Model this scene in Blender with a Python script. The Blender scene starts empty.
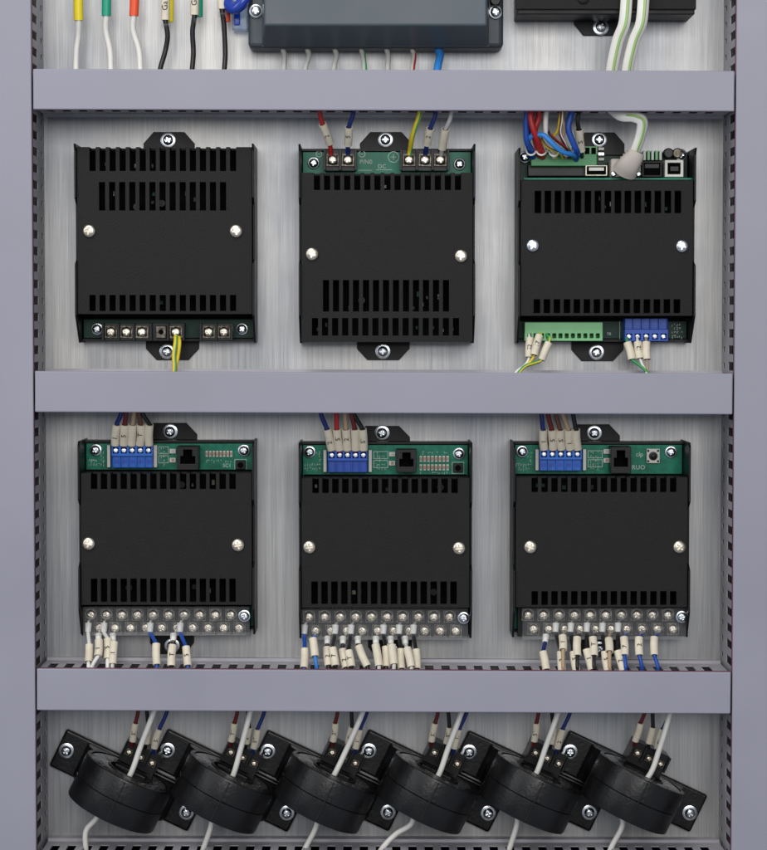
import bpy, bmesh, math, random
from mathutils import Vector, Matrix, Euler
random.seed(7)
SC = bpy.context.scene
COL = SC.collection
D = 1.45; F = 2417.0; W, H = 767.0, 850.0
FX, FY = 378.0, 320.0            # where the plate's normal through the lens meets the picture
pitch = math.atan((H/2-FY)/F); yaw = -math.atan((W/2-FX)/F)
CAM = Vector((0, -D, 1.2))
RM = Euler((math.pi/2-pitch, 0, yaw), 'XYZ').to_matrix()
def P(px, py, h=0.0):
    """point on the plane h millimetres in front of the mounting plate"""
    d = RM @ Vector(((px-W/2), -(py-H/2), -F)).normalized()
    t = (-h/1000 - CAM.y)/d.y
    return CAM + d*t
def S(h): return (D-h/1000)/F     # metres per picture unit at that height
# ------------------------------------------------------------------ materials
MAT = {}
def nodes(name):
    m = bpy.data.materials.new(name); m.use_nodes = True
    nt = m.node_tree; return m, nt, nt.nodes['Principled BSDF']
def mat(name, col, rough=.5, metal=0.0, var=.06, scale=60, bump=0.0, bscale=900, trans=0.0, ior=1.45, coat=0.0, sss=0.0, stretch=(1,1,1), rvar=.12, spec=.5):
    if name in MAT: return MAT[name]
    m, nt, b = nodes(name); N = nt.nodes; L = nt.links
    tc = N.new('ShaderNodeTexCoord'); mp = N.new('ShaderNodeMapping'); mp.inputs['Scale'].default_value = stretch
    L.new(tc.outputs['Object'], mp.inputs[0])
    n = N.new('ShaderNodeTexNoise'); n.inputs['Scale'].default_value = scale; n.inputs['Detail'].default_value = 5
    L.new(mp.outputs[0], n.inputs[0])
    cr = N.new('ShaderNodeValToRGB'); cr.color_ramp.elements[0].position = .3; cr.color_ramp.elements[1].position = .7
    cr.color_ramp.elements[0].color = (*[max(0, c*(1-var)) for c in col], 1)
    cr.color_ramp.elements[1].color = (*[min(1, c*(1+var)) for c in col], 1)
    L.new(n.outputs[0], cr.inputs[0]); L.new(cr.outputs[0], b.inputs['Base Color'])
    mr = N.new('ShaderNodeMapRange'); mr.inputs[3].default_value = max(.02, rough-rvar*rough*2); mr.inputs[4].default_value = min(1, rough+rvar*rough*2)
    L.new(n.outputs[0], mr.inputs[0]); L.new(mr.outputs[0], b.inputs['Roughness'])
    b.inputs['Metallic'].default_value = metal; b.inputs['IOR'].default_value = ior
    b.inputs['Specular IOR Level'].default_value = spec
    b.inputs['Transmission Weight'].default_value = trans; b.inputs['Coat Weight'].default_value = coat
    if sss: b.inputs['Subsurface Weight'].default_value = sss; b.inputs['Subsurface Scale'].default_value = .002
    if bump:
        n2 = N.new('ShaderNodeTexNoise'); n2.inputs['Scale'].default_value = bscale; n2.inputs['Detail'].default_value = 3
        L.new(mp.outputs[0], n2.inputs[0])
        bp = N.new('ShaderNodeBump'); bp.inputs['Strength'].default_value = bump; bp.inputs['Distance'].default_value = .0004
        L.new(n2.outputs[0], bp.inputs['Height']); L.new(bp.outputs[0], b.inputs['Normal'])
    MAT[name] = m; return m
def clear_mat(name, tint=(.975,.978,.98), milk=.06, milkcol=(.75,.76,.78), rough=.12):
    m, nt, b = nodes(name); N = nt.nodes; L = nt.links
    tr = N.new('ShaderNodeBsdfTransparent'); tr.inputs[0].default_value = (*tint, 1)
    b.inputs['Base Color'].default_value = (*milkcol, 1); b.inputs['Roughness'].default_value = rough
    fw = N.new('ShaderNodeLayerWeight'); fw.inputs[0].default_value = .5
    pw = N.new('ShaderNodeMath'); pw.operation = 'POWER'; pw.inputs[1].default_value = 5; L.new(fw.outputs['Facing'], pw.inputs[0])
    lw = N.new('ShaderNodeMath'); lw.operation = 'ADD'; lw.inputs[1].default_value = .03; L.new(pw.outputs[0], lw.inputs[0])
    ns = N.new('ShaderNodeTexNoise'); ns.inputs['Scale'].default_value = 240; ns.inputs['Detail'].default_value = 4
    tc = N.new('ShaderNodeTexCoord'); L.new(tc.outputs['Object'], ns.inputs[0])
    mu = N.new('ShaderNodeMath'); mu.operation = 'MULTIPLY'; mu.inputs[1].default_value = milk*2; L.new(ns.outputs[0], mu.inputs[0])
    ad = N.new('ShaderNodeMath'); ad.use_clamp = True; L.new(lw.outputs[0], ad.inputs[0]); L.new(mu.outputs[0], ad.inputs[1])
    mx = N.new('ShaderNodeMixShader'); L.new(ad.outputs[0], mx.inputs[0]); L.new(tr.outputs[0], mx.inputs[1]); L.new(b.outputs[0], mx.inputs[2])
    L.new(mx.outputs[0], N['Material Output'].inputs['Surface']); return m

def brushed():
    m, nt, b = nodes('brushed_steel'); N = nt.nodes; L = nt.links
    tc = N.new('ShaderNodeTexCoord')
    def streak(sx, sz, det, rough=.6):
        mp = N.new('ShaderNodeMapping'); mp.inputs['Scale'].default_value = (sx, 1, sz); L.new(tc.outputs['Object'], mp.inputs[0])
        n = N.new('ShaderNodeTexNoise'); n.inputs['Scale'].default_value = 1; n.inputs['Detail'].default_value = det; n.inputs['Roughness'].default_value = rough
        L.new(mp.outputs[0], n.inputs[0]); return n.outputs[0]
    fine = streak(2200, 26, 3); wide = streak(420, 7, 4); soft = streak(13, 3.2, 4); blot = streak(70, 60, 5)
    a = N.new('ShaderNodeMix'); a.data_type = 'FLOAT'; a.inputs[0].default_value = .45; L.new(fine, a.inputs[2]); L.new(wide, a.inputs[3])
    cr = N.new('ShaderNodeValToRGB'); e = cr.color_ramp.elements
    e[0].position = .32; e[0].color = (.36, .36, .36, 1); e[1].position = .68; e[1].color = (.67, .66, .635, 1)
    L.new(a.outputs[0], cr.inputs[0])
    c2 = N.new('ShaderNodeValToRGB'); e = c2.color_ramp.elements
    e[0].position = .36; e[0].color = (.64, .67, .73, 1); e[1].position = .7; e[1].color = (1, .99, .97, 1)
    L.new(soft, c2.inputs[0])
    mx = N.new('ShaderNodeMix'); mx.data_type = 'RGBA'; mx.blend_type = 'MULTIPLY'; mx.inputs[0].default_value = 1
    L.new(cr.outputs[0], mx.inputs[6]); L.new(c2.outputs[0], mx.inputs[7]); L.new(mx.outputs[2], b.inputs['Base Color'])
    b.inputs['Metallic'].default_value = .58
    mr = N.new('ShaderNodeMapRange'); mr.inputs[3].default_value = .33; mr.inputs[4].default_value = .52
    mm = N.new('ShaderNodeMath'); mm.operation = 'ADD'; mm.inputs[1].default_value = 0
    m3 = N.new('ShaderNodeMix'); m3.data_type = 'FLOAT'; m3.inputs[0].default_value = .5; L.new(wide, m3.inputs[2]); L.new(blot, m3.inputs[3])
    L.new(m3.outputs[0], mr.inputs[0]); L.new(mr.outputs[0], b.inputs['Roughness'])
    b.inputs['Anisotropic'].default_value = .5
    tg = N.new('ShaderNodeTangent'); tg.direction_type = 'RADIAL'; tg.axis = 'Y'
    bp = N.new('ShaderNodeBump'); bp.inputs['Strength'].default_value = .35; bp.inputs['Distance'].default_value = .0001
    L.new(a.outputs[0], bp.inputs['Height']); L.new(bp.outputs[0], b.inputs['Normal'])
    b.inputs['Anisotropic'].default_value = 0
    return m
M_PLATE = brushed()
M_DUCT = mat('lavender_pvc', (.300, .294, .352), .44, var=.055, scale=11, bump=.06, bscale=2500, rvar=.3)
M_DUCTW = mat('duct_wall_pvc', (.40, .39, .42), .5, var=.12, scale=40, bump=.05)
M_EDGE = mat('maroon_edge', (.20, .05, .085), .55, var=.25, scale=120)
M_BLK = mat('black_powder_coat', (.0072, .0068, .0068), .56, var=.35, scale=150, bump=.6, bscale=1900, spec=.32)
M_TRAY = mat('black_steel_tray', (.006, .006, .0065), .42, var=.25, scale=90, bump=.1, bscale=3000, spec=.3)
M_PLAS = mat('black_plastic', (.007, .007, .0075), .36, var=.25, scale=120, bump=.06, bscale=1500, spec=.35)
M_RING = mat('black_moulded_case', (.0050, .0050, .0055), .36, var=.4, scale=70, bump=.45, bscale=500, spec=.45, rvar=.4)
M_RESIN = mat('black_resin', (.010, .010, .011), .22, var=.3, scale=200, bump=2.2, bscale=220, rvar=.5, spec=.8)
M_SLATE = mat('slate_plastic', (.070, .090, .108), .42, var=.06, scale=30, bump=.06, bscale=2600)
M_SLATE2 = mat('dark_slate_plastic', (.040, .051, .062), .42, var=.08, scale=30)
M_PCB = mat('green_pcb', (.003, .215, .125), .34, var=.28, scale=260, spec=.3)
M_PCBD = mat('dark_green_pcb', (.003, .040, .024), .4, var=.3, scale=260, spec=.25)
M_SILK = mat('white_silkscreen', (.72, .80, .72), .6, var=.08)
M_ZINC = mat('zinc_plated', (.66, .69, .72), .26, metal=1, var=.12, scale=420)
M_NICK = mat('nickel_screw', (.70, .63, .52), .33, metal=1, var=.22, scale=380)
M_CLAMP = mat('clamp_plate_metal', (.11, .10, .08), .40, metal=1, var=.8, scale=500)
M_DARKM = mat('screw_recess', (.05, .05, .05), .5, metal=.6)
M_BLUE = mat('blue_terminal_plastic', (.010, .085, .50), .34, var=.12, scale=200)
M_BLUEP = mat('bright_blue_terminal_plastic', (.015, .15, .62), .33, var=.12, scale=200)
M_GREENT = mat('light_green_terminal_plastic', (.21, .52, .23), .4, var=.08)
M_GREEND = mat('green_socket_plastic', (.05, .30, .10), .4, var=.1)
M_SLEEVE = mat('ivory_marker_tube', (.74, .67, .53), .5, var=.10, scale=160, sss=.05)
M_WHITE = mat('white_insulation', (.82, .80, .75), .4, var=.05, scale=90)
M_LED = mat('white_chip', (.78, .77, .70), .45)
M_TAN = mat('tan_resistor', (.50, .33, .24), .45, var=.3, scale=500)
M_INK = mat('marker_ink', (.03, .025, .02), .7)
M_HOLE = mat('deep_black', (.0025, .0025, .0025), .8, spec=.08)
M_WH = {'white': M_WHITE, 'black': mat('black_insulation', (.012, .012, .013), .38),
  'blue': mat('blue_insulation', (.012, .07, .36), .36), 'darkblue': mat('dark_blue_insulation', (.010, .025, .15), .38),
  'red': mat('red_insulation', (.42, .018, .018), .38), 'darkred': mat('dark_red_insulation', (.13, .012, .014), .4),
  'brown': mat('brown_insulation', (.12, .05, .025), .4), 'yellow': mat('yellow_insulation', (.78, .60, .03), .38),
  'green': mat('green_insulation', (.05, .33, .10), .38), 'tan': mat('tan_insulation', (.42, .30, .18), .4),
  'palegreen': mat('pale_green_insulation', (.36, .55, .20), .4), 'skyblue': mat('sky_blue_insulation', (.03, .22, .62), .36), 'grey': mat('grey_translucent_insulation', (.50, .50, .47), .3)}
M_CLEAR = clear_mat('clear_polycarbonate', milk=.018)
M_CLEARR = clear_mat('clear_ring_plastic', milk=.10, milkcol=(.62, .60, .57))
M_CLEARB = clear_mat('blue_clear_plastic', tint=(.15, .35, .9), milk=.25, milkcol=(.03, .12, .6))
M_CLEART = clear_mat('pale_clear_plastic', tint=(.8, .87, .95), milk=.22, milkcol=(.6, .68, .8))
M_SLY = mat('yellow_sleeve', (.85, .68, .02), .4); M_SLG = mat('green_sleeve', (.01, .33, .20), .4); M_SLR = mat('red_sleeve', (.80, .09, .025), .4)
# ------------------------------------------------------------------ mesh builder
class MB:
    def __init__(s): s.bm = bmesh.new()
    def box(s, a, b):
        x0, x1 = sorted((a[0], b[0])); y0, y1 = sorted((a[1], b[1])); z0, z1 = sorted((a[2], b[2]))
        v = [s.bm.verts.new(p) for p in ((x0,y0,z0),(x1,y0,z0),(x1,y1,z0),(x0,y1,z0),(x0,y0,z1),(x1,y0,z1),(x1,y1,z1),(x0,y1,z1))]
        for f in ((0,3,2,1),(4,5,6,7),(0,1,5,4),(1,2,6,5),(2,3,7,6),(3,0,4,7)): s.bm.faces.new([v[i] for i in f])
        return s
    def pbox(s, x0, y0, x1, y1, h0, h1):
        """box whose FRONT face (h1) fills the picture rectangle"""
        a = P((x0+x1)/2, y0, h1); b = P((x0+x1)/2, y1, h1); c = P(x0, (y0+y1)/2, h1); d = P(x1, (y0+y1)/2, h1)
        return s.box((c.x, -h0/1000, b.z), (d.x, -h1/1000, a.z))
    def prism(s, pts, h0, h1):
        """pts in (x,z) metres, extruded from h0 to h1 mm"""
        return s.loft([[(x, -h0/1000, z) for x, z in pts], [(x, -h1/1000, z) for x, z in pts]])
    def loft(s, rings, cap=True, closed=True):
        R = [[s.bm.verts.new(p) for p in r] for r in rings]; n = len(R[0])
        for a, b in zip(R, R[1:]):
            for i in range(n if closed else n-1):
                j = (i+1) % n; s.bm.faces.new((a[i], a[j], b[j], b[i]))
        if cap: s.bm.faces.new(R[0][::-1]); s.bm.faces.new(R[-1])
        return s
    def lathe(s, c, prof, n=20, axis='Y'):
        """prof: (radius, out) pairs in metres, axis pointing to -Y (out of the plate) from c; closed end to end"""
        rings = []
        for r, o in prof:
            ring = []
            for k in range(n):
                a = 2*math.pi*k/n; ca, sa = math.cos(a)*r, math.sin(a)*r
                if axis == 'Y': ring.append((c[0]+ca, c[1]-o, c[2]+sa))
                elif axis == 'Z': ring.append((c[0]+ca, c[1]+sa, c[2]+o))
                else: ring.append((c[0]+o, c[1]+ca, c[2]+sa))
            rings.append(ring)
        return s.loft(rings)
    def torus(s, c, prof, n=40, axis='Z'):
        rings = []
        for k in range(n+1):
            a = 2*math.pi*(k % n)/n
            rings.append([(c[0]+math.cos(a)*r, c[1]+math.sin(a)*r, c[2]+o) if axis == 'Z' else (c[0]+math.cos(a)*r, c[1]-o, c[2]+math.sin(a)*r) for r, o in prof])
        s.loft(rings, cap=False); bmesh.ops.remove_doubles(s.bm, verts=s.bm.verts, dist=1e-7); return s
    def tube(s, pts, r, n=10, flat=1.0, sub=6):
        pts = [Vector(p) for p in pts]
        path = []
        if len(pts) == 2: path = [pts[0].lerp(pts[1], t/3) for t in range(4)]
        else:
            q = [2*pts[0]-pts[1]]+pts+[2*pts[-1]-pts[-2]]
            for i in range(1, len(q)-2):
                for k in range(sub):
                    t = k/sub; a, b, c, d = q[i-1:i+3]
                    path.append(.5*((2*b)+(c-a)*t+(2*a-5*b+4*c-d)*t*t+(3*b-a-3*c+d)*t**3))
            path.append(pts[-1])
        up = None; rings = []
        for i, p in enumerate(path):
            t = (path[min(i+1, len(path)-1)]-path[max(i-1, 0)]).normalized()
            if up is None:
                up = Vector((0, -1, 0))
                if abs(up.dot(t)) > .95: up = Vector((1, 0, 0))
            up = (up-t*up.dot(t)).normalized(); sd = t.cross(up)
            rr = r[0]+(r[1]-r[0])*i/(len(path)-1) if isinstance(r, tuple) else r
            rings.append([tuple(p+sd*math.cos(2*math.pi*k/n)*rr+up*math.sin(2*math.pi*k/n)*rr*flat) for k in range(n)])
        return s.loft(rings)
    def grid(s, us, vs, w0, w1, holes, fn):
        """plate spanning us x vs with rectangular holes; fn(u,v,w)->xyz"""
        U = sorted(set([round(u, 7) for u in us]+[round(min(max(k, us[0]), us[1]), 7) for h in holes for k in (h[0], h[2])]))
        V = sorted(set([round(v, 7) for v in vs]+[round(min(max(k, vs[0]), vs[1]), 7) for h in holes for k in (h[1], h[3])]))
        def solid(i, j):
            if i < 0 or j < 0 or i >= len(U)-1 or j >= len(V)-1: return False
            u = (U[i]+U[i+1])/2; v = (V[j]+V[j+1])/2
            return not any(h[0] < u < h[2] and h[1] < v < h[3] for h in holes)
        cache = {}
        def vt(i, j, w):
            k = (i, j, w)
            if k not in cache: cache[k] = s.bm.verts.new(fn(U[i], V[j], w))
            return cache[k]
        for i in range(len(U)-1):
            for j in range(len(V)-1):
                if not solid(i, j): continue
                s.bm.faces.new([vt(i,j,w0), vt(i,j+1,w0), vt(i+1,j+1,w0), vt(i+1,j,w0)])
                s.bm.faces.new([vt(i,j,w1), vt(i+1,j,w1), vt(i+1,j+1,w1), vt(i,j+1,w1)])
                for di, dj, a, b in ((-1,0,(i,j),(i,j+1)), (1,0,(i+1,j+1),(i+1,j)), (0,-1,(i+1,j),(i,j)), (0,1,(i,j+1),(i+1,j+1))):
                    if not solid(i+di, j+dj): s.bm.faces.new([vt(*a,w0), vt(*a,w1), vt(*b,w1), vt(*b,w0)])
        return s
    def build(s, name, m, parent=None, bevel=0, smooth=False, seg=2, local=False):
        bmesh.ops.recalc_face_normals(s.bm, faces=s.bm.faces)
        me = bpy.data.meshes.new(name)
        if parent is not None and not local: bmesh.ops.translate(s.bm, verts=s.bm.verts, vec=-origin(parent))
        s.bm.to_mesh(me); s.bm.free()
        for mm in (m if isinstance(m, list) else [m]): me.materials.append(mm)
        o = bpy.data.objects.new(name, me); COL.objects.link(o); o.parent = parent
        if smooth:
            for p in me.polygons: p.use_smooth = True
            me.set_sharp_from_angle(angle=math.radians(40))
        if bevel:
            b = o.modifiers.new('bevel', 'BEVEL'); b.width = bevel; b.segments = seg; b.limit_method = 'ANGLE'; b.angle_limit = math.radians(50); b.harden_normals = False
        return o
def origin(o):
    v = Vector((0, 0, 0))
    while o is not None: v = v+Vector(o.location); o = o.parent
    return v
def thing(name, label, cat, loc, group=None):
    o = bpy.data.objects.new(name, None); COL.objects.link(o); o.location = loc; o.empty_display_size = .01
    o['label'] = label; o['category'] = cat
    if len(label.split()) > 16: print('LONG', label)
    if group: o['group'] = group
    return o
def put(src_mesh, name, loc, parent, rot=0.0, scale=1.0):
    o = bpy.data.objects.new(name, src_mesh); COL.objects.link(o); o.parent = parent
    o.location = Vector(loc)-origin(parent); o.rotation_euler = (random.uniform(-.05, .05), rot, random.uniform(-.05, .05)) if 'screw' in name else (0, rot, 0); o.scale = (scale,)*3
    return o
def text(s, p, size, m, parent, name='printed_mark', rot=0.0, ext=.00003, mirror=False, local=False):
    c = bpy.data.curves.new('t', 'FONT'); c.body = s; c.size = size; c.extrude = ext; c.align_x = 'CENTER'; c.align_y = 'CENTER'; c.resolution_u = 2
    t = bpy.data.objects.new('t', c); COL.objects.link(t)
    dg = bpy.context.evaluated_depsgraph_get(); me = bpy.data.meshes.new_from_object(t.evaluated_get(dg))
    bpy.data.objects.remove(t); bpy.data.curves.remove(c)
    me.transform(Matrix.Rotation(math.pi/2, 4, 'X')); me.transform(Matrix.Rotation(rot, 4, 'Y'))
    me.materials.append(m)
    o = bpy.data.objects.new(name, me); COL.objects.link(o); o.parent = parent
    o.location = Vector(p) if local else Vector(p)-origin(parent); return o
# ------------------------------------------------------------------ screw prototypes (heads with a real cross recess)
def cut_screw(r, hgt, m, washer=None, slot=False, cross=True):
    a = MB().lathe((0,0,0), [(r*.96, -.0006), (r, 0), (r, hgt*.35), (r*.9, hgt*.68), (r*.68, hgt*.9), (r*.35, hgt), (r*.06, hgt*1.02)], 28).build('s', m)
    c = MB(); w = r*.13; l = r*.56
    c.box((-l, -hgt*.42, -w), (l, -hgt*2, w)); cb = c.build('c', M_DARKM)
    c = MB(); c.box((-w, -hgt*.42, -l), (w, -hgt*2, l)); cc = c.build('c2', M_DARKM)
    for q in (cb, cc):
        if q is cb or cross:
            mo = a.modifiers.new('b', 'BOOLEAN'); mo.object = q; mo.operation = 'DIFFERENCE'; mo.solver = 'EXACT'
    dg = bpy.context.evaluated_depsgraph_get(); me = bpy.data.meshes.new_from_object(a.evaluated_get(dg))
    for q in (a, cb, cc): bpy.data.objects.remove(q)
    bm = bmesh.new(); bm.from_mesh(me)
    extra = MB(); 
    if washer:
        extra.lathe((0,0,0), [(washer*.97, -.0015), (washer, -.0012), (washer, -.0005), (washer*.96, -.0002), (washer*.8, .0), (r*.8, .0)], 28)
        t = bpy.data.meshes.new('w'); extra.bm.to_mesh(t); bm.from_mesh(t)
    extra.bm.free()
    bmesh.ops.recalc_face_normals(bm, faces=bm.faces); bm.to_mesh(me); bm.free()
    for p in me.polygons: p.use_smooth = True
    me.set_sharp_from_angle(angle=math.radians(42))
    me.name = 'screw'; return me
SCR_MOUNT = cut_screw(.0031, .0022, M_ZINC, washer=.0047)
SCR_LIDN = cut_screw(.0039, .0020, M_NICK)
SCR_LIDZ = cut_screw(.0038, .0018, M_ZINC)
SCR_PCB = cut_screw(.0028, .0019, M_ZINC, washer=.0037)
SCR_TERM = cut_screw(.0029, .0019, M_NICK, washer=None)
def term_mesh(ang=0.0):
    """terminal screw with a captive washer on its square serrated clamp plate"""
    bm = bmesh.new(); bm.from_mesh(SCR_TERM); bm.transform(Matrix.Rotation(ang, 4, 'Y'))
    for f in bm.faces: f.material_index = 0
    e = MB(); p = .0036
    e.lathe((0,0,0), [(.0034, -.0006), (.0035, -.0002), (.0031, .0001), (.0026, .0001)], 24)
    e.box((-p, .0032, -p), (p, .0009, p))
    for k in (-1, 1): e.box((-p*.98, .0009, k*p*.86-.00035), (p*.98, -.0001, k*p*.86+.00035))
    for k in (-1, 1): e.box((k*p*.9-.00035, .0009, -p*.45), (k*p*.9+.00035, -.0006, p*.45))
    n0 = len(bm.faces)
    t = bpy.data.meshes.new('x'); e.bm.to_mesh(t); bm.from_mesh(t); e.bm.free(); bm.faces.ensure_lookup_table()
    for f in bm.faces[n0:]: f.material_index = 1
    me = bpy.data.meshes.new('terminal_screw'); bmesh.ops.recalc_face_normals(bm, faces=bm.faces); bm.to_mesh(me); bm.free()
    me.materials.append(M_NICK); me.materials.append(M_CLAMP)
    for p_ in me.polygons: p_.use_smooth = True
    me.set_sharp_from_angle(angle=math.radians(40)); return me
TERMS = [term_mesh(a) for a in (.1, .5, .9, 1.3)]; TERM = TERMS[0]
SMALLTERM = cut_screw(.0017, .0009, M_ZINC)
def rs(): return random.uniform(0, math.pi)
# ------------------------------------------------------------------ the setting
a = P(-160, -160); b = P(930, 1010)
pl = MB().box((a.x, 0, b.z), (b.x, .003, a.z)).build('mounting_plate', M_PLATE)
pl['kind'] = 'structure'; pl['label'] = 'brushed steel mounting plate behind every device, grain running up and down'
# ------------------------------------------------------------------ ducts
HD = 60; SW = .0005
def duct(label, vertical, e0, e1, s0, s1, tilt=0.0, group='slotted cable ducts', pitch_mm=9.6):
    """vertical: e0,e1 world x edges and s0,s1 z ends ; horizontal: e0,e1 z edges and s0,s1 x ends"""
    mid = (e0+e1)/2; c = (s0+s1)/2
    loc = (mid, 0, c) if vertical else (c, 0, mid)
    r = thing('cable_duct', label, 'cable duct', loc, group)
    hw = abs(e1-e0)/2; hl = abs(s1-s0)/2
    def fn(l, v, w): return (w, -v, l) if vertical else (l, -v, w)
    g = MB(); g.grid((-hl, hl), (.058, HD/1000), -hw, hw, [], fn); cov = g.build('cover', M_DUCT, r, bevel=.0007, seg=3, local=True)
    for sd in (-1, 1):
        holes = []; knock = []
        n = int(2*hl/(pitch_mm/1000))
        for k in range(n+1):
            u = -hl+.004+k*pitch_mm/1000
            if u+.006 > hl: break
            holes.append((u, .027, u+.0050, .0530)); 
            holes.append((u+.0008, .006, u+.0042, .0125))
        g = MB(); w0 = sd*(hw-.0012); w1 = sd*(hw-.0012-SW)
        g.grid((-hl, hl), (.0002, .0578), min(w0, w1), max(w0, w1), holes, fn); g.build('side_wall', M_DUCTW, r, local=True)
        # the fold at the root of the wall and the lip of the cover
        g = MB(); w0 = sd*(hw-.0012); w1 = sd*(hw+.0006)
        if not vertical: g.grid((-hl, hl), (.0155, .0170), min(w0, w1), max(w0, w1), [], fn); g.build('wall_rib', M_DUCTW, r, local=True)
        else: g.bm.free()
        g = MB(); w0 = sd*(hw-.0010); w1 = sd*(hw-.0001)
        g.grid((-hl, hl), (.0538, .0578), min(w0, w1), max(w0, w1), [], fn); g.build('cover_lip', M_EDGE, r, local=True)
    g = MB(); g.grid((-hl+.001, hl-.001), (.0003, .056), -hw+.0075, hw-.0075, [], fn); g.build('inner_shade_box', M_HOLE, r, local=True)  # added black box: paints in the shade seen through the wall holes
    r.rotation_euler = (0, tilt, 0); return r
xl = (P(31.5, 40, HD).x+P(35.5, 800, HD).x)/2; xr = (P(737.5, 90, HD).x+P(731, 700, HD).x)/2
zt = P(380, -90, HD).z; zb = P(380, 940, HD).z
duct('wide lavender vertical duct along the left edge of the panel', True, P(-28, 400, HD).x, xl, zb, zt, group='upright cable ducts')
duct('wide lavender vertical duct along the right edge of the panel', True, xr, P(800, 400, HD).x, zb, zt, group='upright cable ducts')
def hduct(label, yl0, yl1, yr0, yr1):
    z0 = (P(36, yl0, HD).z+P(732, yr0, HD).z)/2; z1 = (P(36, yl1, HD).z+P(732, yr1, HD).z)/2
    tilt = math.atan2((yr0-yl0+yr1-yl1)/2*S(HD), xr-xl)
    duct(label, False, z1, z0, xl+.0009, xr-.0009, tilt, group='crosswise cable ducts')
hduct('lavender crosswise duct above the upper row of black modules', 69, 109.3, 70.5, 111.5)
hduct('lavender crosswise duct between the upper and lower rows of black modules', 371, 412, 373.5, 414.5)
hduct('lavender crosswise duct between the lower modules and the round transformers', 668.8, 709.8, 672, 714.3)
hduct('crosswise duct below the round transformers, only its slotted top wall in view', 855, 896, 857, 898)
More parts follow.
